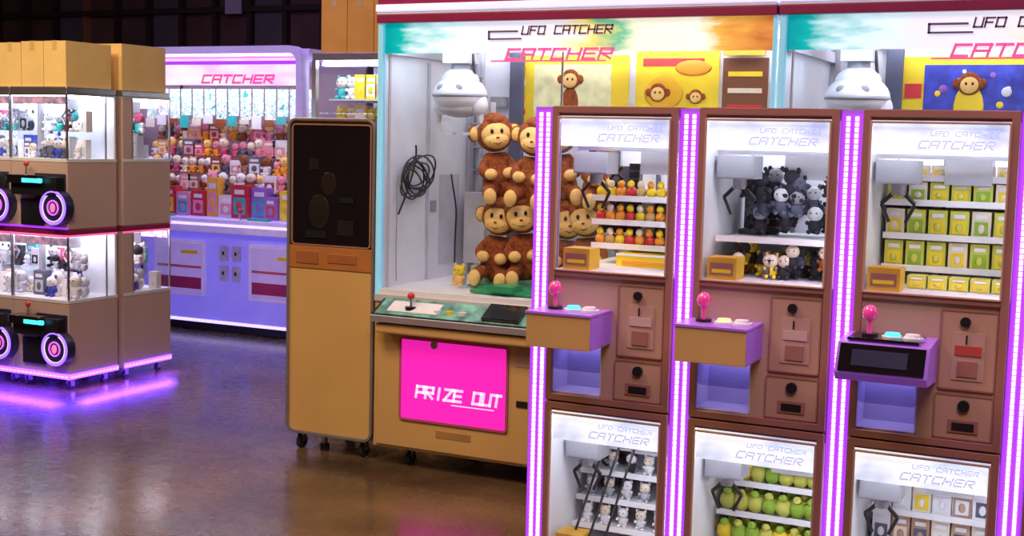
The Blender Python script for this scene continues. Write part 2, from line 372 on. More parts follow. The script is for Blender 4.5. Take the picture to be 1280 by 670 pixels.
# ---------------------------------------------------------------- big claw machine
FY = 5.58; BY = 6.54
def big_machine(x0, w=2.04, fy=FY, body=GOLD):
    by = fy+0.96; x1 = x0+w
    e = empty('claw_machine', (x0+w/2, fy+0.5, 0))
    b = B()
    b.box(x0, x1, fy, by, 0.10, 0.86, body)
    b.box(x0+0.02, x1-0.02, fy-0.012, fy, 0.115, 0.80, body)
    b.make('base_cabinet', e, 0.008)
    b = B()
    for x in (x0+0.17, x0+w/2-0.05, x1-0.15):
        for y in (fy+0.1, by-0.12): b.caster(x, y, 0.035)
    b.make('casters', e)
    b = B()
    b.box(x0, x1, fy, by, 0.86, 0.925, WHITE)
    b.box(x0, x0+0.02, fy+0.03, by, 0.925, 2.27, WHITE)
    b.box(x0, x1, by-0.02, by, 0.925, 2.27, WHITE)
    b.make('playfield_walls', e)
    b = B()
    b.box(x0+0.45, x1-0.2, fy+0.25, by-0.08, 0.925, 0.935, GREEN)
    b.box(x0+0.5, x0+1.05, fy+0.10, fy+0.3, 0.93, 0.945, GREEN)
    b.box(x0+0.62, x0+0.75, fy+0.06, fy+0.2, 0.945, 0.975, GREEN)
    b.make('prize_mat', e)
    b = B()
    b.box(x0, x0+0.03, fy-0.005, fy+0.03, 0.86, 2.27, CYANE)
    b.box(x0+0.055, x0+0.065, fy+0.01, fy+0.03, 0.93, 2.12, LGREY)
    b.box(x1-0.02, x1, fy, fy+0.02, 0.86, 2.27, CYANE)
    b.box(x0, x1, fy-0.01, fy+0.03, 0.86, 0.90, LGREY)
    b.box(x0+w*0.5-0.005, x0+w*0.5+0.005, fy, fy+0.012, 0.9, 2.12, STEEL)
    b.make('posts', e, 0.004)
    b = B()
    b.quad([(x0+0.03, fy+0.01, 0.9), (x1-0.02, fy+0.01, 0.9), (x1-0.02, fy+0.01, 2.27), (x0+0.03, fy+0.01, 2.27)], GLASSB)
    b.make('front_glass', e)
    b = B()
    b.box(x0, x1, fy-0.02, by, 2.27, 2.31, MAROON)
    b.box(x0, x1, fy-0.03, fy+0.06, 2.325, 2.36, CANOPYL)
    b.box(x0, x1, fy-0.01, by, 2.36, 2.44, MAROON)
    b.box(x0, x1, fy-0.02, by, 2.31, 2.325, WHITE)
    b.box(x0, x1, fy+0.06, by, 2.325, 2.36, WHITE)
    b.make('canopy', e, 0.004)
    b = B(); b.box(x0+0.03, x1-0.02, fy+0.015, fy+0.03, 2.12, 2.27, HDR); b.make('header_sign', e)
    tech_text('header_lettering', 'UFO CATCHER', x0+0.80, fy+0.008, 2.205, 0.47, 0.036, DKTXT, e, 0.008, 0.2)
    b = B()
    b.box(x0+0.62, x0+0.78, fy+0.003, fy+0.008, 2.215, 2.224, DKTXT)
    b.box(x0+0.62, x0+0.63, fy+0.003, fy+0.008, 2.18, 2.224, DKTXT)
    b.box(x0+0.62, x0+0.80, fy+0.003, fy+0.008, 2.18, 2.188, DKTXT)
    b.make('header_rule', e)
    tech_text('logo_lettering', 'CATCHER', x0+0.72, fy+0.004, 2.088, 0.56, 0.045, PINKT, e, 0.012, 0.35)
    b = B(); b.box(x0+0.64, x0+1.24, fy+0.0, fy+0.004, 2.074, 2.082, PINKT); b.make('logo_rule', e)
    b = B()
    b.box(x0+0.1, x1-0.1, fy+0.06, fy+0.14, 2.24, 2.265, LEDW)
    b.box(x0+0.1, x1-0.1, by-0.16, by-0.1, 2.24, 2.265, LEDW)
    b.make('lamp_strips', e)
    cx = x0+0.275; cy = fy+0.37; cz = 1.93
    b = B()
    b.box(x0+0.03, x1-0.03, cy-0.02, cy+0.02, 2.16, 2.19, STEEL)
    b.box(cx-0.025, cx+0.025, fy+0.05, by-0.03, 2.19, 2.22, STEEL)
    b.box(x0+0.02, x0+0.05, fy+0.05, by-0.03, 2.12, 2.17, LGREY)
    b.box(cx-0.07, cx+0.07, cy-0.07, cy+0.07, 2.09, 2.19, WHITE)
    b.cyl((cx, cy, 1.98), (cx, cy, 2.1), 0.05, GREY)
    b.cyl((cx+0.09, cy, 1.98), (cx+0.07, cy, 2.14), 0.008, BLACK, n=8)
    b.make('gantry', e)
    b = B()
    b.ball((cx, cy, cz), (0.145, 0.14, 0.10), WHITE, nu=24, nv=14)
    b.ball((cx, cy, cz+0.07), (0.105, 0.09, 0.07), WHITE, nu=20, nv=12)
    b.torus((cx, cy, cz-0.005), 0.138, 0.010, GREY, 'Z')
    b.ball((cx, cy, cz-0.07), (0.11, 0.1, 0.05), LGREY, nu=20, nv=10)
    for sx in (-1, 1):
        b.ball((cx+sx*0.05, cy-0.115, cz+0.03), (0.025, 0.01, 0.02), GREY)
        b.ball((cx+sx*0.11, cy, cz-0.05), (0.05, 0.05, 0.06), WHITE, nu=14, nv=9)
        b.cyl((cx+sx*0.12, cy, cz-0.08), (cx+sx*0.13, cy, cz-0.15), 0.016, LGREY)
        b.cyl((cx+sx*0.13, cy, cz-0.15), (cx+sx*0.075, cy, cz-0.20), 0.012, LGREY)
        b.box(cx+sx*0.055-0.025, cx+sx*0.055+0.025, cy-0.02, cy+0.02, cz-0.21, cz-0.195, LGREY)
    b.make('claw_unit', e)
    b = B()
    b.box(x0+0.05, x0+0.075, by-0.05, by-0.02, 0.93, 2.2, GREY)
    b.box(x0+0.11, x0+0.125, by-0.05, by-0.02, 0.93, 2.2, LGREY)
    b.box(x0+0.30, x0+0.38, by-0.06, by-0.02, 0.93, 2.2, NPLUSH)
    for k in range(9): b.box(x0+0.05, x0+0.125, by-0.055, by-0.03, 1.0+k*0.13, 1.012+k*0.13, GREY)
    b.box(x0+0.07, x0+0.2, by-0.14, by-0.03, 1.0, 1.4, LGREY)
    for k in range(5): b.box(x0+0.2, x0+0.28, by-0.1, by-0.03, 1.0+k*0.22, 1.06+k*0.22, GREY)
    b.make('rear_rail', e, 0.003)
    cw = 0.98
    for k in range(2):
        a = x0+0.06+k*(cw+0.02); cc = cw-0.05
        b = B()
        M = Matrix.Translation((a+cc/2, fy, 0.875)) @ Matrix.Rotation(math.radians(28), 4, 'X')
        b.box(-cc/2, cc/2, -0.155, 0.0, -0.035, 0.008, BLACK, M)
        b.box(-cc/2+0.02, cc/2-0.02, -0.145, -0.005, 0.008, 0.014, mat('control_decal', (0.16, 0.40, 0.34), 0.15, coat=0.5, var=0.7, scale=14), M)
        b.box(-cc/2+0.08, -0.1, -0.12, -0.03, 0.014, 0.017, WHITE, M)
        b.box(0.16, 0.36, -0.135, -0.01, 0.014, 0.035, BLACKG, M)
        b.box(-cc/2, cc/2, -0.162, -0.155, -0.03, 0.010, LGREY, M)
        b.make('control_deck', e, 0.004)
        b = B()
        b.box(a+0.01, a+cc-0.01, fy-0.11, fy, 0.715, 0.765, body)
        b.box(a+0.02, a+cc-0.02, fy-0.09, fy, 0.76, 0.80, BLACK)
        b.make('deck_skirt', e, 0.01)
        b = B()
        jx = a+0.20; jy = fy-0.075; jz = 0.838
        b.cyl((jx, jy, jz), (jx, jy, jz+0.02), 0.03, BLACK)
        b.cyl((jx, jy, jz), (jx, jy, jz+0.06), 0.006, STEEL)
        b.ball((jx, jy, jz+0.072), 0.019, RED)
        for q in range(3): b.cyl((a+0.36+q*0.07, jy-0.01, jz-0.005), (a+0.36+q*0.07, jy-0.01, jz+0.015), 0.02, (WHITE, YEL, WHITE)[q])
        b.make('joystick_and_buttons', e)
        a = x0+0.02+k*(cw+0.02)
        b = B()
        b.ring(a+0.145, a+0.765, 0.262, 0.692, 0.02, 0.012, fy-0.022, fy-0.011, mat('door_edge', (0.5, 0.1, 0.2), 0.4))
        b.box(a+0.155, a+0.755, fy-0.019, fy-0.012, 0.27, 0.685, PINKS)
        b.make('prize_door', e)
        tech_text('prize_door_lettering', 'PRIZE OUT', a+0.245, fy-0.020, 0.39, 0.49, 0.055, LABELW, e, 0.013, 0.15)
        b = B()
        b.box(a+0.45, a+0.69, fy-0.021, fy-0.019, 0.365, 0.370, LABELW)
        b.cyl((a+0.35, fy-0.03, 0.665), (a+0.35, fy-0.012, 0.665), 0.02, STEEL)
        b.box(a+0.81, a+0.87, fy-0.018, fy-0.012, 0.40, 0.43, BLACK)
        b.box(a+0.80, a+0.93, fy-0.016, fy-0.012, 0.60, 0.70, GOLDD)
        b.cyl((a+0.9, fy-0.02, 0.56), (a+0.9, fy-0.012, 0.56), 0.012, STEEL)
        b.box(a+0.36, a+0.56, fy-0.014, fy-0.012, 0.19, 0.225, mat('label_gold', (0.42, 0.24, 0.08), 0.4))
        b.make('locks', e)
    return e

def mini_monkey_face(b, x, y, z, s):
    b.ball((x, y, z), (0.055*s, 0.003, 0.055*s), BRN); b.ball((x, y-0.003, z-0.008*s), (0.042*s, 0.003, 0.04*s), SKIN)
    for q in (-1, 1):
        b.ball((x+q*0.058*s, y, z), (0.02*s, 0.003, 0.024*s), BRN)
        b.ball((x+q*0.015*s, y-0.006, z), (0.006*s, 0.002, 0.008*s), BLACK, nu=8, nv=5)

def big_details(e1, e2):
    x0 = -3.5
    rnd = random.Random(3)
    for k in range(4):
        pts = []
        cy, cz = 5.84+0.03*k, 1.46+0.02*k
        for i in range(12):
            a = i*1.15+k*0.8
            rr = 0.05+0.10*rnd.random()
            pts.append((x0+0.03+0.05*rnd.random(), cy+rr*math.cos(a)*1.4, cz+rr*math.sin(a)))
        wire('cable', pts, 0.0045, BLACK, e1)
    wire('cable', [(x0+0.03, 5.92, 1.66), (x0+0.03, 5.95, 1.58), (x0+0.04, 5.83, 1.42), (x0+0.03, 5.75, 1.3)], 0.005, BLACK, e1)
    wire('cable', [(x0+0.03, 5.74, 1.5), (x0+0.05, 5.70, 1.42), (x0+0.04, 5.72, 1.3), (x0+0.03, 5.73, 1.1), (x0+0.03, 5.74, 0.95)], 0.003, GREY, e1)
    wire('cable', [(x0+0.04, 6.3, 1.5), (x0+0.08, 6.25, 1.42), (x0+0.06, 6.35, 1.3), (x0+0.08, 6.28, 1.2), (x0+0.05, 6.34, 1.0)], 0.005, BLACK, e1)
    b = B()
    b.box(x0+0.02, x0+0.026, 6.10, 6.16, 1.3, 1.36, GREY); b.box(x0+0.02, x0+0.026, 6.2, 6.42, 1.0, 1.5, LGREY)
    b.box(x0+0.02, x0+0.03, 6.05, 6.07, 0.93, 2.1, LGREY)
    b.make('wall_fittings', e1)
    Y = 6.515
    b = B()
    b.box(-3.2, -2.5, Y-0.006, Y, 1.72, 2.17, YEL)
    b.box(-3.06, -2.60, Y-0.009, Y-0.006, 1.76, 2.12, mat('poster_cream', (0.88, 0.86, 0.45), 0.5, var=0.25, scale=12))
    mini_monkey_face(b, -2.84, Y-0.012, 2.04, 1.0)
    b.ball((-2.84, Y-0.01, 1.91), (0.05, 0.003, 0.09), BRN)
    b.box(-2.97, -2.71, Y-0.012, Y-0.009, 1.86, 1.88, BRN)
    for k in range(5): b.ball((-3.14, Y-0.008, 1.78+k*0.08), (0.03, 0.003, 0.03), (ORA, RED, ORA, CREAM, ORA)[k])
    b.box(-2.46, -2.0, Y-0.006, Y, 1.72, 2.2, YEL)
    gd = mat('poster_gold', (0.9, 0.5, 0.02), 0.5)
    b.ball((-2.30, Y-0.009, 1.97), (0.11, 0.003, 0.09), gd); b.ball((-2.14, Y-0.009, 2.1), (0.1, 0.003, 0.04), ORA)
    mini_monkey_face(b, -2.33, Y-0.014, 1.97, 0.9); mini_monkey_face(b, -2.12, Y-0.014, 1.95, 0.7)
    b.box(-2.42, -2.08, Y-0.009, Y-0.006, 2.11, 2.15, RED)
    b.box(-1.98, -1.74, Y-0.006, Y, 1.75, 2.15, mat('poster_brown', (0.2, 0.07, 0.03), 0.5))
    for k in range(4): b.box(-1.95, -1.77, Y-0.009, Y-0.006, 1.8+k*0.085, 1.825+k*0.085, (GOLDD, RED, CREAM, YEL)[k])
    b.box(-1.97, -1.75, Y-0.05, Y-0.03, 2.16, 2.26, ORA)
    b.make('posters', e1)
    b = B()
    b.box(-1.07, -0.1, Y-0.006, Y, 1.72, 2.15, YEL)
    b.box(-0.97, -0.2, Y-0.009, Y-0.006, 1.76, 2.11, BLUE)
    b.ball((-0.76, Y-0.010, 1.90), (0.07, 0.003, 0.12), YEL)
    mini_monkey_face(b, -0.76, Y-0.014, 2.02, 1.0)
    rn = random.Random(8)
    for k in range(26):
        b.ball((-0.95+0.72*rn.random(), Y-0.010, 1.78+0.31*rn.random()), 0.008+0.018*rn.random(), (WPLUSH, PPLUSH, RED, YEL, ORA)[k % 5], Matrix.Diagonal((1, 0.1, 1)), nu=8, nv=5)
    b.box(-1.06, -0.98, Y-0.009, Y-0.006, 1.95, 2.02, RED)
    b.box(-0.0, 0.4, Y-0.006, Y, 1.75, 2.15, ORA)
    b.make('posters', e2)
    b = B()
    for i in range(6):
        for j in range(3): plush(b, -1.0+i*0.25, 6.0+0.12*(j % 2), 0.94+j*0.22, 0.22, (PINKP, YEL, WPLUSH)[(i+j) % 3], CREAM)
    b.make('plush_prizes', e2)
    b = B()
    plush(b, -3.16, 5.86, 0.935, 0.12, SKIN, YEL)
    b.box(-3.13, -3.05, 5.93, 6.0, 0.935, 1.04, mat('clear_green', (0.4, 0.65, 0.35), 0.4))
    b.box(-3.25, -3.19, 5.95, 6.0, 0.925, 1.0, LGREY)
    b.make('small_prizes', e1)
    me = monkey_mesh()
    pe = empty('plush_monkey_pile', (-2.85, 6.05, 0.935))
    k = 0
    for r, z in ((0, 0.945), (1, 1.365)):
        for c in range(4):
            k += 1
            o = bpy.data.objects.new('plush_monkey_%d' % k, me); COL.objects.link(o)
            o.parent = pe
            x = -3.045+c*0.185+(0.012 if r else 0)
            o.location = Vector((x, 6.03+0.02*((c+r) % 2), z+0.018*((c*3+r) % 2)))-Vector(pe.location)
            o.rotation_euler = (0.05, 0.10*(-1)**(c+r), 0.42+0.2*((c+2*r) % 3-1))
            o.scale = (1.06, 1.0, 1.10)
    b = B()
    b.box(-3.12, -2.36, 5.88, 6.2, 1.345, 1.352, GLASS)
    b.box(-3.12, -2.36, 5.88, 6.2, 0.935, 0.945, GREEN)
    for x in (-3.15, -2.36):
        b.box(x, x+0.01, 6.14, 6.2, 0.935, 1.9, LGREY)
    b.make('clear_tray', pe)

# ---------------------------------------------------------------- small stacked machines
SF = 3.457; SP = 0.448
HOUS = mat('strip_housing', (0.36, 0.12, 0.6), 0.35, em=(0.32, 0.04, 0.62), es=0.5)
VIOL = mat('violet_plastic', (0.36, 0.16, 0.62), 0.3, em=(0.25, 0.06, 0.6), es=0.2)
def mini_machine(x0, idx, last=False):
    e = empty('mini_claw_machine', (x0+SP/2, SF+0.27, 0))
    xl, xr = x0+0.031, x0+SP-0.031
    yb = SF+0.55
    b = B()
    b.box(x0-0.029, x0+0.030, SF+0.003, SF+0.05, 0.05, 1.80, HOUS)
    if last: b.box(xr+0.001, xr+0.06, SF+0.003, SF+0.05, 0.05, 1.80, HOUS)
    b.make('strip_housing', e)
    b = B()
    for dx in (-0.010, 0.013):
        for k in range(116):
            z = 0.07+k*0.0148
            b.box(x0+dx-0.0045, x0+dx+0.0045, SF-0.004, SF+0.003, z, z+0.0115, LEDPW)
    for dx in (-0.023, 0.0015, 0.024):
        b.box(x0+dx-0.0035, x0+dx+0.0035, SF-0.001, SF+0.003, 0.06, 1.79, LEDP)
    b.make('led_strips', e)
    b = B()
    b.box(xl, xr, SF+0.02, yb, 0.03, 0.05, BLACK)
    for x in (xl+0.05, xr-0.05):
        for y in (SF+0.07, yb-0.06): b.cyl((x, y, 0.0), (x, y, 0.03), 0.02, RUBBER)
    b.make('feet', e)
    for d in (0, 1):
        dz = -0.877 if d else 0.0
        z0, gb, gt, z1 = 0.927+dz, 1.318+dz, 1.775+dz, 1.803+dz
        b = B()
        b.box(xl, xr, SF+0.12, yb, z0, gb, TAN)
        cx0, cx1, c0, c1 = x0+0.045, x0+0.205, 0.952+dz, 1.10+dz
        b.box(xl, cx0, SF, SF+0.12, z0, gb, TAN)
        b.box(cx1, xr, SF, SF+0.12, z0, gb, TAN)
        b.box(cx0, cx1, SF, SF+0.12, z0, c0, TAN)
        b.box(cx0, cx1, SF, SF+0.12, c1, gb, TAN)
        b.box(xl, xr, SF, yb, gt, z1, BRONZE)
        b.box(xl, xr, yb-0.015, yb, gb, gt, WHITE)
        b.box(xr-0.004, xr, SF+0.01, yb, gb, gt, WHITE)
        if idx > 0 or d == 1: b.box(xl, xl+0.004, SF+0.01, yb, gb, gt, WHITE)
        b.box(xl, xr, SF+0.01, yb-0.016, gb, gb+0.002, WHITE)
        b.make('cabinet', e)
        b = B()
        b.ring(xl, xr, z0+0.004, z1, 0.006, 0.020, SF-0.014, SF, BRONZE)
        b.ring(xl+0.018, xr-0.018, gb+0.002, gt-0.002, 0.006, 0.006, SF-0.017, SF-0.010, GOLDD)
        b.box(xl+0.02, xr-0.02, SF-0.012, SF, gb-0.012, gb+0.006, BRONZE)
        for x in (xl, xr-0.012):
            b.box(x, x+0.012, yb-0.03, yb, gb, gt, STEEL)
        b.make('door_frame', e, 0.002)
        b = B()
        b.quad([(xl+0.02, SF-0.004, gb), (xr-0.02, SF-0.004, gb), (xr-0.02, SF-0.004, gt), (xl+0.02, SF-0.004, gt)], GLASS)
        b.make('front_glass', e)
        if idx == 0 and d == 0:
            b = B()
            b.quad([(xl+0.004, SF, gb), (xl+0.004, yb, gb), (xl+0.004, yb, gt), (xl+0.004, SF, gt)], GLASS)
            b.make('side_glass', e)
        b = B()
        lin = mat('chute_lining', (0.66, 0.64, 0.85), 0.4)
        b.box(cx0, cx1, SF+0.112, SF+0.12, c0, c1, lin)
        b.box(cx0, cx0+0.004, SF, SF+0.115, c0, c1, lin); b.box(cx1-0.004, cx1, SF, SF+0.115, c0, c1, lin)
        b.box(cx0, cx1, SF, SF+0.115, c0, c0+0.004, lin)
        b.box(cx0+0.01, cx1-0.01, SF+0.07, SF+0.10, c1-0.006, c1-0.001, mat('chute_fill_strip', (.7, .7, 1), .4, em=(0.58, 0.50, 1.0), es=5))  # glowing strip added to brighten the chute recess
        b.plate(cx0+0.004, cx1-0.004, c0+0.07, c1-0.002, 0.01, SF+0.005, SF+0.009, glass('chute_flap', (0.75, 0.74, 0.92), 0.12))
        b.make('prize_chute', e)
        b = B()
        b.box(xl+0.022, xr-0.022, SF+0.004, SF+0.010, gt-0.088, gt, HDRS); b.make('header_sign', e)
        tech_text('header_lettering', 'UFO CATCHER', xl+0.17, SF+0.003, gt-0.038, 0.17, 0.011, BLUTXT, e, 0.0025, 0.2)
        tech_text('logo_lettering', 'CATCHER', xl+0.14, SF+0.003, gt-0.070, 0.19, 0.018, BLUTXT, e, 0.004, 0.4)
        b = B()
        b.box(xl+0.03, xr-0.03, SF+0.02, SF+0.05, gt-0.012, gt-0.002, LEDWS)
        b.box(xl+0.03, xr-0.03, yb-0.12, yb-0.07, gt-0.012, gt-0.002, LEDWS)
        b.box(xr-0.014, xr-0.006, SF+0.02, SF+0.03, gb+0.01, gt-0.1, LEDWS)
        b.make('lamp_strips', e)
        b = B()
        yc = SF+0.17
        b.box(xl+0.01, xr-0.01, yc-0.008, yc+0.008, gt-0.10, gt-0.085, STEEL)
        b.box(xl+0.015, xl+0.125, yc-0.05, yc+0.04, gt-0.170, gt-0.105, GREY)
        b.box(xl+0.019, xl+0.121, yc-0.052, yc-0.05, gt-0.166, gt-0.11, GREY)
        b.box(xl+0.175, xl+0.30, yc+0.1, yc+0.15, gt-0.17, gt-0.09, LGREY)
        b.cyl((xl+0.07, yc, gt-0.2), (xl+0.07, yc, gt-0.165), 0.02, GREY)
        for sx in (-1, 1):
            b.cyl((xl+0.07+sx*0.01, yc, gt-0.19), (xl+0.07+sx*0.045, yc, gt-0.225), 0.006, BLACK, n=8)
            b.cyl((xl+0.07+sx*0.045, yc, gt-0.225), (xl+0.07+sx*0.022, yc, gt-0.275), 0.005, BLACK, n=8)
        for k in range(5):
            za = gt-0.15-k*0.035
            b.cyl((xl+0.05, yc+0.16, za), (xl+0.09, yc+0.16, za-0.035), 0.005, BLACK, n=8)
            b.cyl((xl+0.09, yc+0.17, za), (xl+0.05, yc+0.17, za-0.035), 0.005, BLACK, n=8)
        b.box(xl+0.02, xl+0.12, yc+0.24, yc+0.27, gt-0.36, gt-0.15, NPLUSH)
        for k in range(9):
            b.box(xl+0.10, xl+0.135, yc+0.20, yc+0.23, gt-0.16-k*0.026, gt-0.14-k*0.026, BLACK)
        b.box(xl+0.03, xl+0.09, yc+0.15, yc+0.22, gt-0.36, gt-0.325, BLACK)
        b.box(xl+0.14, xl+0.15, yb-0.04, yb-0.02, gb, gt-0.1, NPLUSH)
        b.make('claw_unit', e)
        b = B()
        b.box(xl+0.02, xl+0.105, SF+0.05, SF+0.13, gb, gb+0.065, mat('amber_box', (0.75, 0.45, 0.04), 0.45))
        b.box(xl+0.028, xl+0.097, SF+0.047, SF+0.05, gb+0.015, gb+0.05, BRONZE)
        b.box(xl+0.035, xl+0.09, SF+0.045, SF+0.047, gb+0.022, gb+0.032, YEL)
        b.make('chute_box', e)
        b = B()
        b.plate(x0+0.255, x0+0.392, 1.085+dz, 1.29+dz, 0.006, SF-0.006, SF, GOLDD)
        b.ring(x0+0.253, x0+0.394, 1.083+dz, 1.292+dz, 0.007, 0.004, SF-0.008, SF, BRONZE)
        b.cyl((x0+0.315, SF-0.016, 1.262+dz), (x0+0.315, SF-0.005, 1.262+dz), 0.013, BLACK)
        b.plate(x0+0.285, x0+0.365, 1.11+dz, 1.235+dz, 0.005, SF-0.009, SF-0.005, TAN)
        lb = mat('coin_label', (0.62, 0.46, 0.43), 0.4)
        b.box(x0+0.292, x0+0.358, SF-0.012, SF-0.009, 1.175+dz, 1.2+dz, mat('coin_label_red', (0.5, 0.08, 0.06), 0.4) if idx == 2 else lb)
        b.box(x0+0.318, x0+0.322, SF-0.012, SF-0.008, 1.205+dz, 1.228+dz, BLACK)
        b.box(x0+0.30, x0+0.35, SF-0.013, SF-0.009, 1.12+dz, 1.16+dz, BRONZE)
        b.plate(x0+0.25, x0+0.392, 0.955+dz, 1.07+dz, 0.006, SF-0.006, SF, GOLDD)
        b.ring(x0+0.248, x0+0.394, 0.953+dz, 1.072+dz, 0.007, 0.004, SF-0.008, SF, BRONZE)
        b.cyl((x0+0.322, SF-0.016, 1.043+dz), (x0+0.322, SF-0.005, 1.043+dz), 0.015, BLACK)
        b.box(x0+0.285, x0+0.36, SF-0.010, SF-0.005, 0.972+dz, 1.005+dz, BRONZE)
        b.box(x0+0.295, x0+0.35, SF-0.012, SF-0.009, 0.978+dz, 0.998+dz, BLACK)
        b.make('coin_panel', e)
        jx0, jx1, jt, jb = x0+0.032, x0+0.231, 1.215+dz, 1.112+dz
        b = B()
        if idx == 2 and d == 0:
            yv = [(SF-0.008, jt), (SF-0.15, jt-0.01), (SF-0.185, jt-0.085), (SF-0.17, jt-0.105), (SF-0.008, jt-0.115)]
            vs = [(jx0-0.01, y, z) for y, z in yv]+[(jx1+0.02, y, z) for y, z in yv]
            n = 5
            b.add(vs, [tuple(range(n)), tuple(range(2*n-1, n-1, -1))]+[(i, n+i, n+(i+1) % n, (i+1) % n) for i in range(n)], VIOL)
            M = Matrix.Translation((0, SF-0.1675, jt-0.0475)) @ Matrix.Rotation(math.radians(-25), 4, 'X')
            b.box(jx0-0.002, jx1+0.012, -0.006, 0.004, -0.037, 0.037, BLACKG, M)
            b.box(jx0+0.03, jx1-0.03, -0.008, -0.005, -0.022, 0.022, mat('dim_display', (0.04, 0.04, 0.08), 0.15), M)
            b.box(jx0+0.01, jx1-0.01, SF-0.14, SF-0.02, jt-0.006, jt+0.002, BLACKG)
        else:
            b.box(jx0, jx1, SF-0.16, SF, jb, jt-0.006, GOLD)
            b.box(jx0-0.003, jx1+0.003, SF-0.163, SF, jt-0.008, jt, VIOL)
            b.box(jx1-0.001, jx1+0.002, SF-0.158, SF, jb+0.004, jt-0.01, VIOL)
        b.make('joystick_box', e, 0.004)
        b = B()
        jx = jx0+0.055
        yy = SF-0.08
        b.cyl((jx, yy, jt-0.004), (jx, yy, jt+0.008), 0.022, BLACK)
        b.cyl((jx, yy, jt), (jx, yy, jt+0.045), 0.006, PINKB)
        b.ball((jx, yy, jt+0.06), (0.020, 0.020, 0.022), PINKB, nu=18, nv=12)
        bm = (LEDC, mat('button_yellow', (0.95, 0.8, 0.4), 0.3, em=(1, 0.8, 0.3), es=0.6), LEDC)[idx % 3]
        for q in (0, 1):
            cxx = jx0+0.115+q*0.05
            b.cyl((cxx, SF-0.085, jt-0.002), (cxx, SF-0.085, jt+0.006), 0.028, WHITE)
            b.cyl((cxx, SF-0.085, jt+0.005), (cxx, SF-0.085, jt+0.014), 0.021, bm if q == 0 else WHITE, r1=0.018)
        b.make('joystick_and_buttons', e)
        prizes(e, xl, xr, gb, gt, yb, idx, d)
    return e

def shelf(b, xl, xr, y0, y1, z):
    b.box(xl+0.015, xr-0.015, y0, y1, z-0.006, z, WHITE)
    b.box(xl+0.015, xr-0.015, y0-0.004, y0, z-0.010, z+0.008, WPLUSH)

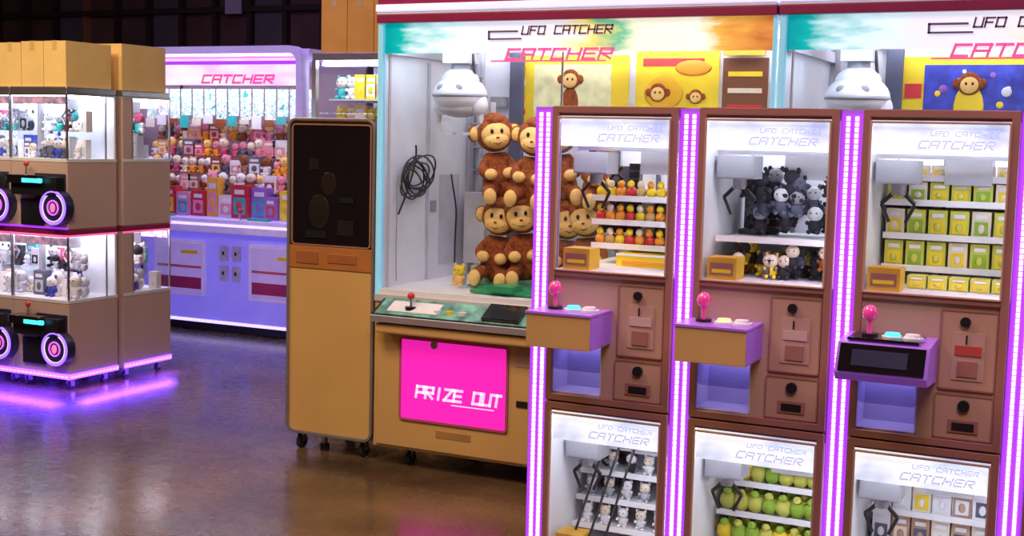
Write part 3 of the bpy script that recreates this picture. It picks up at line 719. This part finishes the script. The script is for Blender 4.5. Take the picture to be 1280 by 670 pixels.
def prizes(e, xl, xr, gb, gt, yb, idx, d):
    rnd = random.Random(idx*7+d)
    b = B(); Y0 = SF+0.28; Y1 = yb-0.02
    if idx == 0 and d == 0:
        for k, dz in enumerate((0.21, 0.135, 0.06)):
            z = gb+dz; shelf(b, xl, xr, Y0, Y1, z)
            for row in (0, 1):
                for i in range(11):
                    x = xl+0.035+i*0.033+row*0.015
                    b.ball((x, Y0+0.025+row*0.05, z+0.018), (0.017, 0.017, 0.018), (ORA, ORA, RED, YEL, GOLD)[rnd.randrange(5)], nu=10, nv=7)
                    b.ball((x, Y0+0.02+row*0.05, z+0.043), (0.012, 0.012, 0.012), (YEL, CREAM, ORA)[i % 3], nu=10, nv=7)
        b.box(xl+0.12, xr-0.02, Y0-0.05, Y0+0.1, gb, gb+0.042, YEL)
        b.box(xl+0.14, xr-0.04, Y0-0.054, Y0-0.05, gb+0.01, gb+0.02, ORA)
        b.box(xl+0.12, xr-0.02, Y0-0.054, Y0-0.05, gb+0.036, gb+0.042, WPLUSH)
    elif idx == 1 and d == 0:
        shelf(b, xl, xr, SF+0.14, Y1, gb+0.115)
        for i in range(26):
            x = xl+0.06+rnd.random()*0.30; z = gb+0.12+0.05*(i % 3)+rnd.random()*0.02
            plush(b, x, SF+0.24+rnd.random()*0.18, z, 0.075+0.02*rnd.random(), (DPLUSH, NPLUSH, DPLUSH)[i % 3], (DPLUSH, GREY, DPLUSH, NPLUSH, WPLUSH)[i % 5])
        for i in range(22):
            x = xl+0.06+rnd.random()*0.30
            plush(b, x, SF+0.16+0.05*(i % 4), gb+0.004+0.03*(i % 3 == 0), 0.075, (DPLUSH, YEL, BRN, DPLUSH, NPLUSH)[i % 5], (CREAM, DPLUSH, YEL, WPLUSH)[i % 4])
    elif idx == 2 and d == 0:
        for k, dz in enumerate((0.305, 0.235, 0.14, 0.05)):
            z = gb+dz; shelf(b, xl, xr, Y0, Y1, z)
            for i in range(6):
                x = xl+0.045+i*0.058
                if k == 0:
                    pack(b, x, Y0+0.02, z, 0.052, 0.03, 0.035, CREAM, YEL)
                else:
                    for row in (1, 0):
                        pack(b, x+0.006*row, Y0+0.010+row*0.07, z+0.001, 0.050, 0.05, 0.074-0.018*(k == 1), (YELG, YELG, CREAM, YELG)[(i+k+row) % 4], (YEL, GPLUSH, YEL)[i % 3])
        for i in range(5): pack(b, xl+0.13+i*0.055, SF+0.17, gb+0.003, 0.050, 0.06, 0.035, YELG, YEL)
    elif idx == 0:
        for k, dz in enumerate((0.30, 0.22, 0.14, 0.06)):
            z = gb+dz; shelf(b, xl, xr, Y0-0.03*k, Y1, z)
            for i in range(6):
                plush(b, xl+0.05+i*0.06, Y0+0.04-0.03*k, z, 0.065, (WPLUSH, DPLUSH, WPLUSH, LGREY)[rnd.randrange(4)], (WPLUSH, CREAM)[i % 2])
        for k in range(3):
            b.cyl((xl+0.06+0.05*k, SF+0.1, gb+0.05), (xl+0.1+0.05*k, SF+0.24, gb+0.32), 0.004, BLACK, n=8)
    elif idx == 1:
        for k, dz in enumerate((0.24, 0.15, 0.06)):
            z = gb+dz; shelf(b, xl, xr, Y0-0.02*k, Y1, z)
            for row in (1, 0):
                for i in range(8):
                    x = xl+0.04+i*0.043+0.01*row
                    b.ball((x, Y0+0.03-0.02*k+0.05*row, z+0.028), (0.026, 0.022, 0.028), (GPLUSH, YEL, YELG, YELG)[rnd.randrange(4)], nu=10, nv=7)
                    b.ball((x, Y0+0.022-0.02*k+0.05*row, z+0.058), (0.014, 0.014, 0.012), (GPLUSH, YELG)[i % 2], nu=8, nv=6)
        pack(b, xl+0.19, Y0+0.0, gb+0.305, 0.07, 0.05, 0.06, TEAL, CREAM); pack(b, xl+0.28, Y0+0.02, gb+0.305, 0.07, 0.05, 0.05, ORA, CREAM)
        b.box(xl+0.12, xr-0.02, Y0, Y1, gb+0.296, gb+0.304, WHITE)
    else:
        for k, dz in enumerate((0.22, 0.12, 0.03)):
            z = gb+dz; shelf(b, xl, xr, Y0, Y1, z)
            for i in range(6):
                pack(b, xl+0.05+i*0.055, Y0+0.02, z, 0.05, 0.04, 0.085, (WPLUSH, CREAM, GOLDD, WPLUSH)[rnd.randrange(4)], (YEL, WPLUSH, NPLUSH, CREAM)[rnd.randrange(4)])
    b.make('prizes', e)

# ---------------------------------------------------------------- left stacked machines
def figurines(b, x0, x1, y0, y1, z, n, h, seed, cols):
    rnd = random.Random(seed)
    for i in range(n):
        x = x0+(x1-x0)*rnd.random(); y = y0+(y1-y0)*rnd.random()
        hh = h*(0.6+0.6*rnd.random())
        if rnd.random() < 0.3: pack(b, x, y, z, hh*0.6, hh*0.4, hh, cols[rnd.randrange(len(cols))], cols[rnd.randrange(len(cols))])
        else: plush(b, x, y, z, hh, cols[rnd.randrange(len(cols))], cols[rnd.randrange(len(cols))], rnd.random() < 0.5)

RINGL = mat('ring_led', (.3, .2, 1), .4, em=(0.22, 0.10, 1.0), es=2.2)
def stack_machine(x0, x1, y0, y1, face, seed, ringlight):
    """two deck claw machine; face=-1 looks to -Y, +1 to +Y"""
    e = empty('double_deck_claw_machine', ((x0+x1)/2, (y0+y1)/2, 0))
    yf = y0 if face < 0 else y1
    def yy(a): return yf-face*a
    def bx(b, xa, xb, a0, a1, za, zb, m):
        p, q = sorted((yy(a0), yy(a1))); b.box(xa, xb, p, q, za, zb, m)
    D = y1-y0
    b = B()
    for x in (x0+0.06, x1-0.06):
        b.caster(x, y0+0.07, 0.025); b.caster(x, y1-0.07, 0.025)
    b.make('casters', e)
    for dk, (z0, zg, zt, z1) in enumerate(((1.058, 1.49, 1.93, 1.97), (0.08, 0.577, 1.02, 1.058))):
        b = B()
        bx(b, x0, x1, 0, D, z0, zg, TAUPE)
        bx(b, x0, x1, 0, D, zt, z1, MAROON if dk else STEEL)
        bx(b, x0, x1, D-0.09 if face > 0 else D-0.02, D, zg, zt, TAUPE if face > 0 else WHITE)
        b.make('cabinet', e, 0.005)
        b = B()
        for (xa, a) in ((x0, 0), (x1-0.010, 0), (x1-0.010, D-0.10)):
            bx(b, xa, xa+0.010, a, a+0.010, zg, zt, STEEL)
        bx(b, x0, x1, -0.004, 0.01, zg, zg+0.02, WHITE); bx(b, x1-0.008, x1+0.003, 0, D, zg, zg+0.02, WHITE)
        bx(b, x0, x1, -0.003, 0.008, zt-0.015, zt, PLITE if dk else STEEL)
        bx(b, x1-0.006, x1+0.003, 0, D, zt-0.012, zt, PLITE if dk else STEEL)
        bx(b, x0+0.02, x1-0.02, 0.006, 0.010, zt-0.07, zt-0.02, mat('deck_header', (0.6, 0.3, 0.4), 0.4, var=0.8, scale=25, em=(0.7, 0.6, 0.9), es=0.25))
        b.make('frame', e)
        b = B()
        f = yy(0.002)
        b.quad([(x0, f, zg), (x1, f, zg), (x1, f, zt), (x0, f, zt)], GLASS)
        b.quad([(x1-0.002, y0, zg), (x1-0.002, y1, zg), (x1-0.002, y1, zt), (x1-0.002, y0, zt)], GLASS)
        b.make('glass', e)
        b = B()
        bx(b, x0+0.03, x1-0.03, 0.03, 0.07, zt-0.015, zt-0.003, LEDWA)
        bx(b, x0+0.03, x1-0.03, D-0.17, D-0.12, zt-0.015, zt-0.003, LEDWA)
        b.make('lamp_strips', e)
        b = B()
        bx(b, x0+0.02, x1-0.01, 0.01, D-0.02, zg, zg+0.02, WHITE)
        ys = sorted((yy(0.12), yy(D-0.14)))
        bx(b, x0+0.1, x1-0.05, D*0.5, D-0.1, zg+0.19, zg+0.195, GLASS)
        figurines(b, x0+0.06, x1-0.05, ys[0], ys[1], zg+0.02, 15, 0.15, seed+dk, [WPLUSH, WPLUSH, LGREY, NPLUSH, WPLUSH, CREAM, BLUE, LGREY])
        figurines(b, x0+0.08, x1-0.06, ys[0]+0.08, ys[1], zg+0.195, 10, 0.13, seed+dk+5, [WPLUSH, WPLUSH, LGREY, DPLUSH, TEAL, WPLUSH, ROSE])
        cx = (x0+x1)/2+0.05; cy = yy(0.2)
        b.box(cx-0.06, cx+0.06, cy-0.05, cy+0.05, zt-0.1, zt-0.03, LGREY)
        b.box(x0+0.05, x0+0.08, cy-0.02, cy+0.01, zg, zt-0.03, GREY)
        for sx in (-1, 1):
            b.cyl((cx, cy, zt-0.1), (cx+sx*0.05, cy, zt-0.15), 0.007, STEEL, n=8)
            b.cyl((cx+sx*0.05, cy, zt-0.15), (cx+sx*0.02, cy, zt-0.2), 0.007, STEEL, n=8)
        b.make('prizes', e)
        b = B()
        ct = zg-0.055
        if face < 0:
            bx(b, x0+0.08, x1-0.02, -0.08, 0, ct-0.16, ct-0.04, BLACK)
            bx(b, x0+0.08, x1-0.14, -0.12, 0, ct-0.085, ct-0.03, BLACKG)
            bx(b, x0+0.22, x1-0.11, -0.123, -0.10, ct-0.080, ct-0.050, LEDC)
            bx(b, x0+0.10, x1-0.20, -0.02, 0, ct-0.36, ct-0.19, BLACK)
            bx(b, x0+0.22, x1-0.01, -0.012, 0, ct-0.34, ct-0.02, mat('navy_console', (0.03, 0.03, 0.09), 0.3))
        else:
            bx(b, x0+0.08, x1-0.15, -0.08, 0, ct-0.14, ct-0.04, BLACK)
            bx(b, x0+0.10, x1-0.20, -0.02, 0, ct-0.36, ct-0.19, BLACK)
        b.make('console', e, 0.008)
        b = B()
        if face < 0:
            cxr, czr = x1-0.055, ct-0.235
            b.cyl((cxr, yy(0), czr), (cxr, yy(-0.07), czr), 0.112, mat('navy_console', (0.03, 0.03, 0.09), 0.3), n=28)
            b.torus((cxr, yy(-0.073), czr), 0.103, 0.009, RINGL)
            b.torus((cxr, yy(-0.073), czr), 0.088, 0.003, LEDBW)
            b.torus((cxr, yy(-0.073), czr), 0.045, 0.006, mat('inner_ring_led', (.9, .2, .8), .4, em=(0.6, .12, .9), es=0.9))
            b.ball((cxr, yy(-0.075), czr), (0.022, 0.008, 0.03), mat('pink_hub', (.9, .2, .6), .4, em=(1, .2, .5), es=0.9))
        b.cyl((x0+0.2, yy(-0.06), ct-0.04), (x0+0.2, yy(-0.06), ct+0.03), 0.006, STEEL)
        b.ball((x0+0.2, yy(-0.06), ct+0.04), 0.018, RED)
        b.make('ring_light_and_joystick', e)
        b = B()
        if dk:
            bx(b, x0, x1, -0.008, 0.004, z0, z0+0.034, LEDB)
            bx(b, x1, x1+0.008, 0, D, z0, z0+0.034, LEDB)
            n = 14
            for q in range(n):
                bx(b, x0+(x1-x0)*q/n+0.006, x0+(x1-x0)*(q+1)/n-0.006, -0.012, -0.006, z0+0.012, z0+0.020, LEDBW)
                bx(b, x1+0.006, x1+0.012, D*q/n+0.006, D*(q+1)/n-0.006, z0+0.012, z0+0.020, LEDBW)
        else:
            bx(b, x0, x1, -0.008, 0.004, z0, z0+0.012, LEDP)
        b.make('edge_led', e)
    return e

# ---------------------------------------------------------------- change machine
def change_machine():
    x0, x1, y0, y1 = -4.085, -3.535, 5.63, 6.25
    e = empty('change_machine', ((x0+x1)/2, (y0+y1)/2, 0))
    b = B(); b.plate(x0+0.012, x1-0.002, 0.10, 1.78, 0.03, y0+0.03, y1, GOLD); b.make('cabinet', e, 0.004)
    b = B()
    b.ring(x0, x1, 0.095, 1.792, 0.055, 0.016, y0-0.012, y0+0.05, mat('frame_gunmetal', (0.34, 0.31, 0.31), 0.3, 0.5))
    b.make('front_frame', e, 0.003)
    b = B()
    b.box(x0+0.014, x1-0.014, y0, y0+0.035, 0.11, 1.0, GOLD)
    b.box(x0+0.014, x1-0.014, y0-0.006, y0+0.03, 0.995, 1.115, mat('amber_panel', (0.46, 0.18, 0.05), 0.3))
    b.box(x0+0.06, x0+0.2, y0-0.010, y0-0.004, 1.02, 1.09, mat('amber_dark', (0.38, 0.14, 0.05), 0.3))
    b.box(x0+0.26, x0+0.44, y0-0.010, y0-0.004, 1.03, 1.08, MATS['amber_dark'])
    b.make('door_panel', e, 0.003)
    b = B()
    b.plate(x0+0.035, x1-0.03, 1.125, 1.755, 0.02, y0-0.004, y0+0.03, BLACKG)
    b.ring(x0+0.028, x1-0.024, 1.118, 1.762, 0.024, 0.008, y0-0.008, y0+0.03, BRONZE)
    fs = mat('faint_reflection', (0.022, 0.016, 0.016), 0.2)  # dim shapes drawn on the dark window to imitate reflections
    b.box(x0+0.14, x0+0.20, y0-0.007, y0-0.003, 1.52, 1.58, fs)
    b.ball((x0+0.26, y0-0.004, 1.45), (0.05, 0.004, 0.06), fs); b.ball((x0+0.2, y0-0.004, 1.30), (0.07, 0.004, 0.09), fs)
    b.box(x0+0.33, x0+0.42, y0-0.010, y0-0.003, 1.35, 1.38, BLACK)
    b.box(x0+0.12, x0+0.25, y0-0.010, y0-0.003, 1.16, 1.20, BLACK)
    b.box(x0+0.32, x0+0.42, y0-0.007, y0-0.003, 1.18, 1.26, fs)
    b.make('display_window', e)
    b = B()
    for x in (x0+0.06, x1-0.09):
        for y in (y0+0.06, y1-0.08): b.caster(x, y, 0.037)
    b.box(x0+0.18, x0+0.2, y0+0.08, y0+0.10, 0.03, 0.1, STEEL); b.cyl((x0+0.19, y0+0.09, 0), (x0+0.19, y0+0.09, 0.03), 0.025, RUBBER)
    b.make('casters', e)

# ---------------------------------------------------------------- background row
def back_machine(x0, x1, y0, seed):
    y1 = y0+0.95
    e = empty('prize_crane_cabinet', ((x0+x1)/2, (y0+y1)/2, 0))
    b = B()
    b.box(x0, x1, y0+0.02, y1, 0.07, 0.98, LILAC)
    b.box(x0, x1, y0+0.05, y1-0.05, 0.0, 0.07, BLACK)
    b.box(x0-0.0, x1, y0-0.08, y0+0.02, 0.86, 0.98, LILACW)
    b.make('base_cabinet', e, 0.008)
    b = B()
    b.ring(x0, x1, 0.90, 2.42, 0.14, 0.06, y0-0.04, y0+0.06, LILACW)
    b.box(x0, x1, y1-0.03, y1, 0.98, 2.3, mat('case_back', (0.30, 0.20, 0.22), 0.5))
    b.box(x0, x1, y0+0.06, y1, 2.3, 2.40, LILACW)
    b.make('outer_frame', e)
    b = B(); b.box(x0+0.06, x1-0.06, y0, y0+0.02, 2.10, 2.34, HDRC); b.make('header_sign', e)
    tech_text('header_lettering', 'CATCHER', x0+1.0, y0-0.01, 2.12, 0.75, 0.06, PINKT, e, 0.018, 0.35)
    b = B(); b.box(x0+0.06, x1-0.06, y0-0.008, y0+0.0, 2.27, 2.30, LEDP); b.box(x0+0.06, x1-0.06, y0-0.008, y0, 2.32, 2.335, PLITE2); b.make('header_led', e)
    b = B(); b.quad([(x0+0.05, y0+0.02, 0.98), (x1-0.05, y0+0.02, 0.98), (x1-0.05, y0+0.02, 2.1), (x0+0.05, y0+0.02, 2.1)], GLASS); b.make('front_glass', e)
    b = B(); b.box(x0+0.1, x1-0.1, y0+0.05, y0+0.12, 2.24, 2.27, LEDWS); b.make('lamp_strips', e)
    rnd = random.Random(seed)
    b = B()
    for i in range(int((x1-x0-0.2)/0.13)):
        x = x0+0.12+i*0.13
        b.box(x, x+0.11, y0+0.3, y0+0.31, 1.82+0.03*(i % 2), 2.08, GPRINT)
        b.box(x+0.02, x+0.12, y0+0.26, y0+0.262, 1.74+0.02*(i % 3), 1.82+0.03*(i % 2), (CREAM, WPLUSH, BRN, TEAL)[i % 4])
    b.make('hanging_cards', e)
    b = B()
    for r in range(4):
        z = 1.20+r*0.145; yq = y0+0.26+0.08*r
        b.box(x0+0.08, x1-0.08, yq-0.05, yq+0.08, z-0.008, z, BRONZE)
        x = x0+0.12
        while x < x1-0.12:
            h = 0.13+0.06*rnd.random()
            m1 = (PINKP, CREAM, ROSE, BRN, ORA, BRN, WPLUSH, BRONZE, NPLUSH)[rnd.randrange(9)]
            m2 = (CREAM, PINKP, SKIN, WPLUSH, CREAM, BRN)[rnd.randrange(6)]
            if rnd.random() < 0.25: pack(b, x, yq-0.02, z, h*0.8, 0.08, h*0.85, m1, m2)
            else: plush(b, x, yq+0.02*rnd.random(), z, h, m1, m2, rnd.random() < 0.6)
            x += h*0.62
    x = x0+0.14
    while x < x1-0.12:
        h = 0.16+0.18*rnd.random(); w_ = 0.10+0.08*rnd.random()
        pack(b, x+w_/2, y0+0.08+0.08*rnd.random(), 0.98, w_, 0.1, h, (CARDO, PINKP, CREAM, YEL, PPLUSH, RED, CARDO)[rnd.randrange(7)], (RED, YEL, PINKP, TEAL)[rnd.randrange(4)])
        x += w_+0.01
    b.make('prizes', e)
    b = B()
    LP = mat('lilac_detail', (0.6, 0.55, 0.95), 0.4)
    for k in range(2):
        a = x0+0.1+k*(x1-x0)/2
        b.plate(a+0.36, a+0.92, 0.30, 0.78, 0.02, y0+0.005, y0+0.02, LILACW)
        b.plate(a+0.39, a+0.89, 0.33, 0.75, 0.015, y0+0.0, y0+0.005, mat('window_lilac', (0.5, 0.42, 0.8), 0.3, em=(0.4, 0.28, 0.8), es=0.3))
        b.box(a+0.40, a+0.88, y0-0.004, y0, 0.36, 0.46, mat('window_red', (0.40, 0.03, 0.14), 0.4))
        b.box(a+0.40, a+0.88, y0-0.004, y0, 0.54, 0.56, ROSE)
        b.box(a+0.66, a+0.84, y0-0.004, y0, 0.66, 0.69, YEL)
        for q in range(2):
            for r in range(2):
                b.plate(a+0.05+q*0.13, a+0.14+q*0.13, 0.45+r*0.17, 0.58+r*0.17, 0.01, y0+0.008, y0+0.02, LP)
                b.box(a+0.08+q*0.13, a+0.1+q*0.13, y0+0.004, y0+0.008, 0.5+r*0.17, 0.53+r*0.17, BLACK)
        b.cyl((a+0.3, y0-0.03, 0.98), (a+0.3, y0-0.03, 1.04), 0.012, STEEL); b.ball((a+0.3, y0-0.03, 1.055), 0.025, RED)
        b.box(a+0.4, a+0.6, y0-0.07, y0, 0.98, 1.0, TEAL)
    b.box(x0, x1, y0-0.086, y0-0.08, 0.92, 0.94, LEDBW)
    b.box(x0, x1, y0+0.012, y0+0.02, 0.075, 0.10, LEDBW)
    b.make('front_details', e)
    return e

def glass_case(x0, x1, y0):
    y1 = y0+0.95
    e = empty('prize_display_cabinet', ((x0+x1)/2, (y0+y1)/2, 0))
    b = B(); b.box(x0, x1, y0, y1, 0.0, 0.95, GOLD); b.box(x0, x1, y0, y1, 2.3, 2.36, STEEL); b.box(x0, x1, y1-0.03, y1, 0.95, 2.3, WHITE); b.make('cabinet', e, 0.006)
    b = B()
    for x in (x0, x0+(x1-x0)/2, x1-0.04): b.box(x, x+0.04, y0-0.003, y0+0.04, 0.95, 2.3, STEEL)
    b.make('posts', e)
    b = B(); b.quad([(x0, y0+0.02, 0.95), (x1, y0+0.02, 0.95), (x1, y0+0.02, 2.3), (x0, y0+0.02, 2.3)], GLASSB); b.make('front_glass', e)
    b = B(); b.box(x0+0.06, x1-0.06, y0+0.06, y0+0.12, 2.26, 2.29, LEDWS); b.make('lamp_strips', e)
    rnd = random.Random(4)
    b = B()
    for r in range(5):
        z = 1.0+r*0.25
        b.box(x0+0.03, x1-0.03, y0+0.2, y1-0.05, z-0.012, z, WHITE)
        for i in range(int((x1-x0-0.1)/0.10)):
            x = x0+0.10+i*0.10
            if rnd.random() < 0.5: plush(b, x, y0+0.3, z, 0.2, (WPLUSH, YEL, GREY, TEAL)[rnd.randrange(4)], (WPLUSH, CREAM, YEL)[rnd.randrange(3)])
            else: pack(b, x, y0+0.25, z, 0.11, 0.1, 0.2, (YEL, CARD, TEAL, CREAM)[rnd.randrange(4)], (ORA, WPLUSH, YEL)[rnd.randrange(3)])
    b.make('prizes', e)

def boxes(name, x0, x1, y0, y1, z, h, n, m, seed=0):
    e = empty(name, ((x0+x1)/2, (y0+y1)/2, z))
    w = (x1-x0)/n; rnd = random.Random(seed)
    for i in range(n):
        b = B()
        a = x0+i*w+0.003; c = x0+(i+1)*w-0.003; hh = h*(1-0.03*rnd.random())
        b.box(a, c, y0, y1, z, z+hh, m)
        b.box((a+c)/2-0.02, (a+c)/2+0.02, y0-0.002, y1+0.002, z+hh-0.001, z+hh+0.002, TAPE)
        b.box((a+c)/2-0.02, (a+c)/2+0.02, y0-0.002, y0, z+hh*0.8, z+hh, TAPE)
        b.make('carton_%d' % (i+1), e, 0.004)

# ================================================================ assemble
room()
e1 = big_machine(-3.5)
e2 = big_machine(-1.45)
big_details(e1, e2)
for i in range(4): mini_machine(-1.589+SP*i, i, last=(i == 3))
for i in range(4):
    xr = -6.16-i*0.5
    stack_machine(xr-0.495, xr, 6.12, 6.56, -1, 10+i*3, True)
    stack_machine(xr-0.495, xr, 6.62, 7.09, 1, 40+i*3, False)
boxes('cardboard_box_row', -8.14, -6.18, 6.14, 6.54, 1.972, 0.29, 10, CARD, 1)
boxes('cardboard_box_row', -8.14, -6.18, 6.64, 7.07, 1.972, 0.31, 4, CARD, 2)
change_machine()
back_machine(-8.16, -6.12, 8.65, 1)
back_machine(-10.24, -8.2, 8.65, 2)
glass_case(-6.05, -4.2, 8.65)
boxes('cardboard_box_row', -6.0, -5.0, 8.7, 9.2, 2.362, 0.45, 4, CARDO, 3)

# ---------------------------------------------------------------- lights
def area(name, loc, size, power, col, rot=(0, 0, 0)):
    l = bpy.data.lights.new(name, 'AREA'); l.shape = 'RECTANGLE'; l.size = size[0]; l.size_y = size[1]
    l.energy = power; l.color = col
    o = bpy.data.objects.new(name, l); COL.objects.link(o); o.location = loc; o.rotation_euler = rot
    return o
def spot(name, loc, target, power, col, angle):
    l = bpy.data.lights.new(name, 'SPOT'); l.energy = power; l.color = col; l.spot_size = math.radians(angle); l.spot_blend = 0.8; l.shadow_soft_size = 0.12
    o = bpy.data.objects.new(name, l); COL.objects.link(o); o.location = loc
    o.rotation_euler = (Vector(target)-Vector(loc)).to_track_quat('-Z', 'Y').to_euler()
area('purple_fill_light', (-3.2, 2.6, 4.35), (1.6, 1.6), 165, (1.0, 0.72, 0.42))
area('purple_fill_light', (0.5, 0.5, 4.35), (1.6, 1.6), 115, (1.0, 0.72, 0.52))
area('purple_fill_light', (-7.0, 3.2, 4.35), (1.6, 1.6), 100, (1.0, 0.70, 0.48))
area('purple_fill_light', (-6.5, 7.9, 4.35), (2.0, 1.0), 55, (0.55, 0.4, 1.0))
area('purple_fill_light', (-0.5, 2.0, 4.35), (1.0, 1.0), 45, (0.55, 0.22, 1.0))  # purple fill, added to give the right-hand panels a mauve cast
spot('box_fill_spot', (-5.0, 2.5, 4.1), (-6.6, 6.2, 2.1), 320, (1.0, 0.78, 0.45), 26)  # added spot that brightens the cartons on top of the left machines
area('underglow_light', (-6.95, 6.02, 0.078), (1.6, 0.14), 28, (0.10, 0.02, 1.0))
area('underglow_light', (-6.10, 6.6, 0.078), (0.1, 0.9), 8, (0.2, 0.05, 1.0))

w = bpy.data.worlds.new('world'); sc.world = w; w.use_nodes = True
w.node_tree.nodes['Background'].inputs[0].default_value = (0.4, 0.3, 0.5, 1)
w.node_tree.nodes['Background'].inputs[1].default_value = 0.12

# ---------------------------------------------------------------- camera
cam = bpy.data.cameras.new('camera'); cam.sensor_width = 36; cam.lens = 45.0; cam.clip_start = 0.05
co = bpy.data.objects.new('camera', cam); COL.objects.link(co)
Xc = Vector((3296, -239, 1600)).normalized()
Yc = Vector((787, 141, -1600)); Yc = (Yc-Xc*Yc.dot(Xc)).normalized()
Zc = Xc.cross(Yc)
R = Matrix((tuple(Xc), tuple(Yc), tuple(Zc)))
co.matrix_world = Matrix.Translation((0, 0, 1.7)) @ R.to_4x4()
sc.camera = co
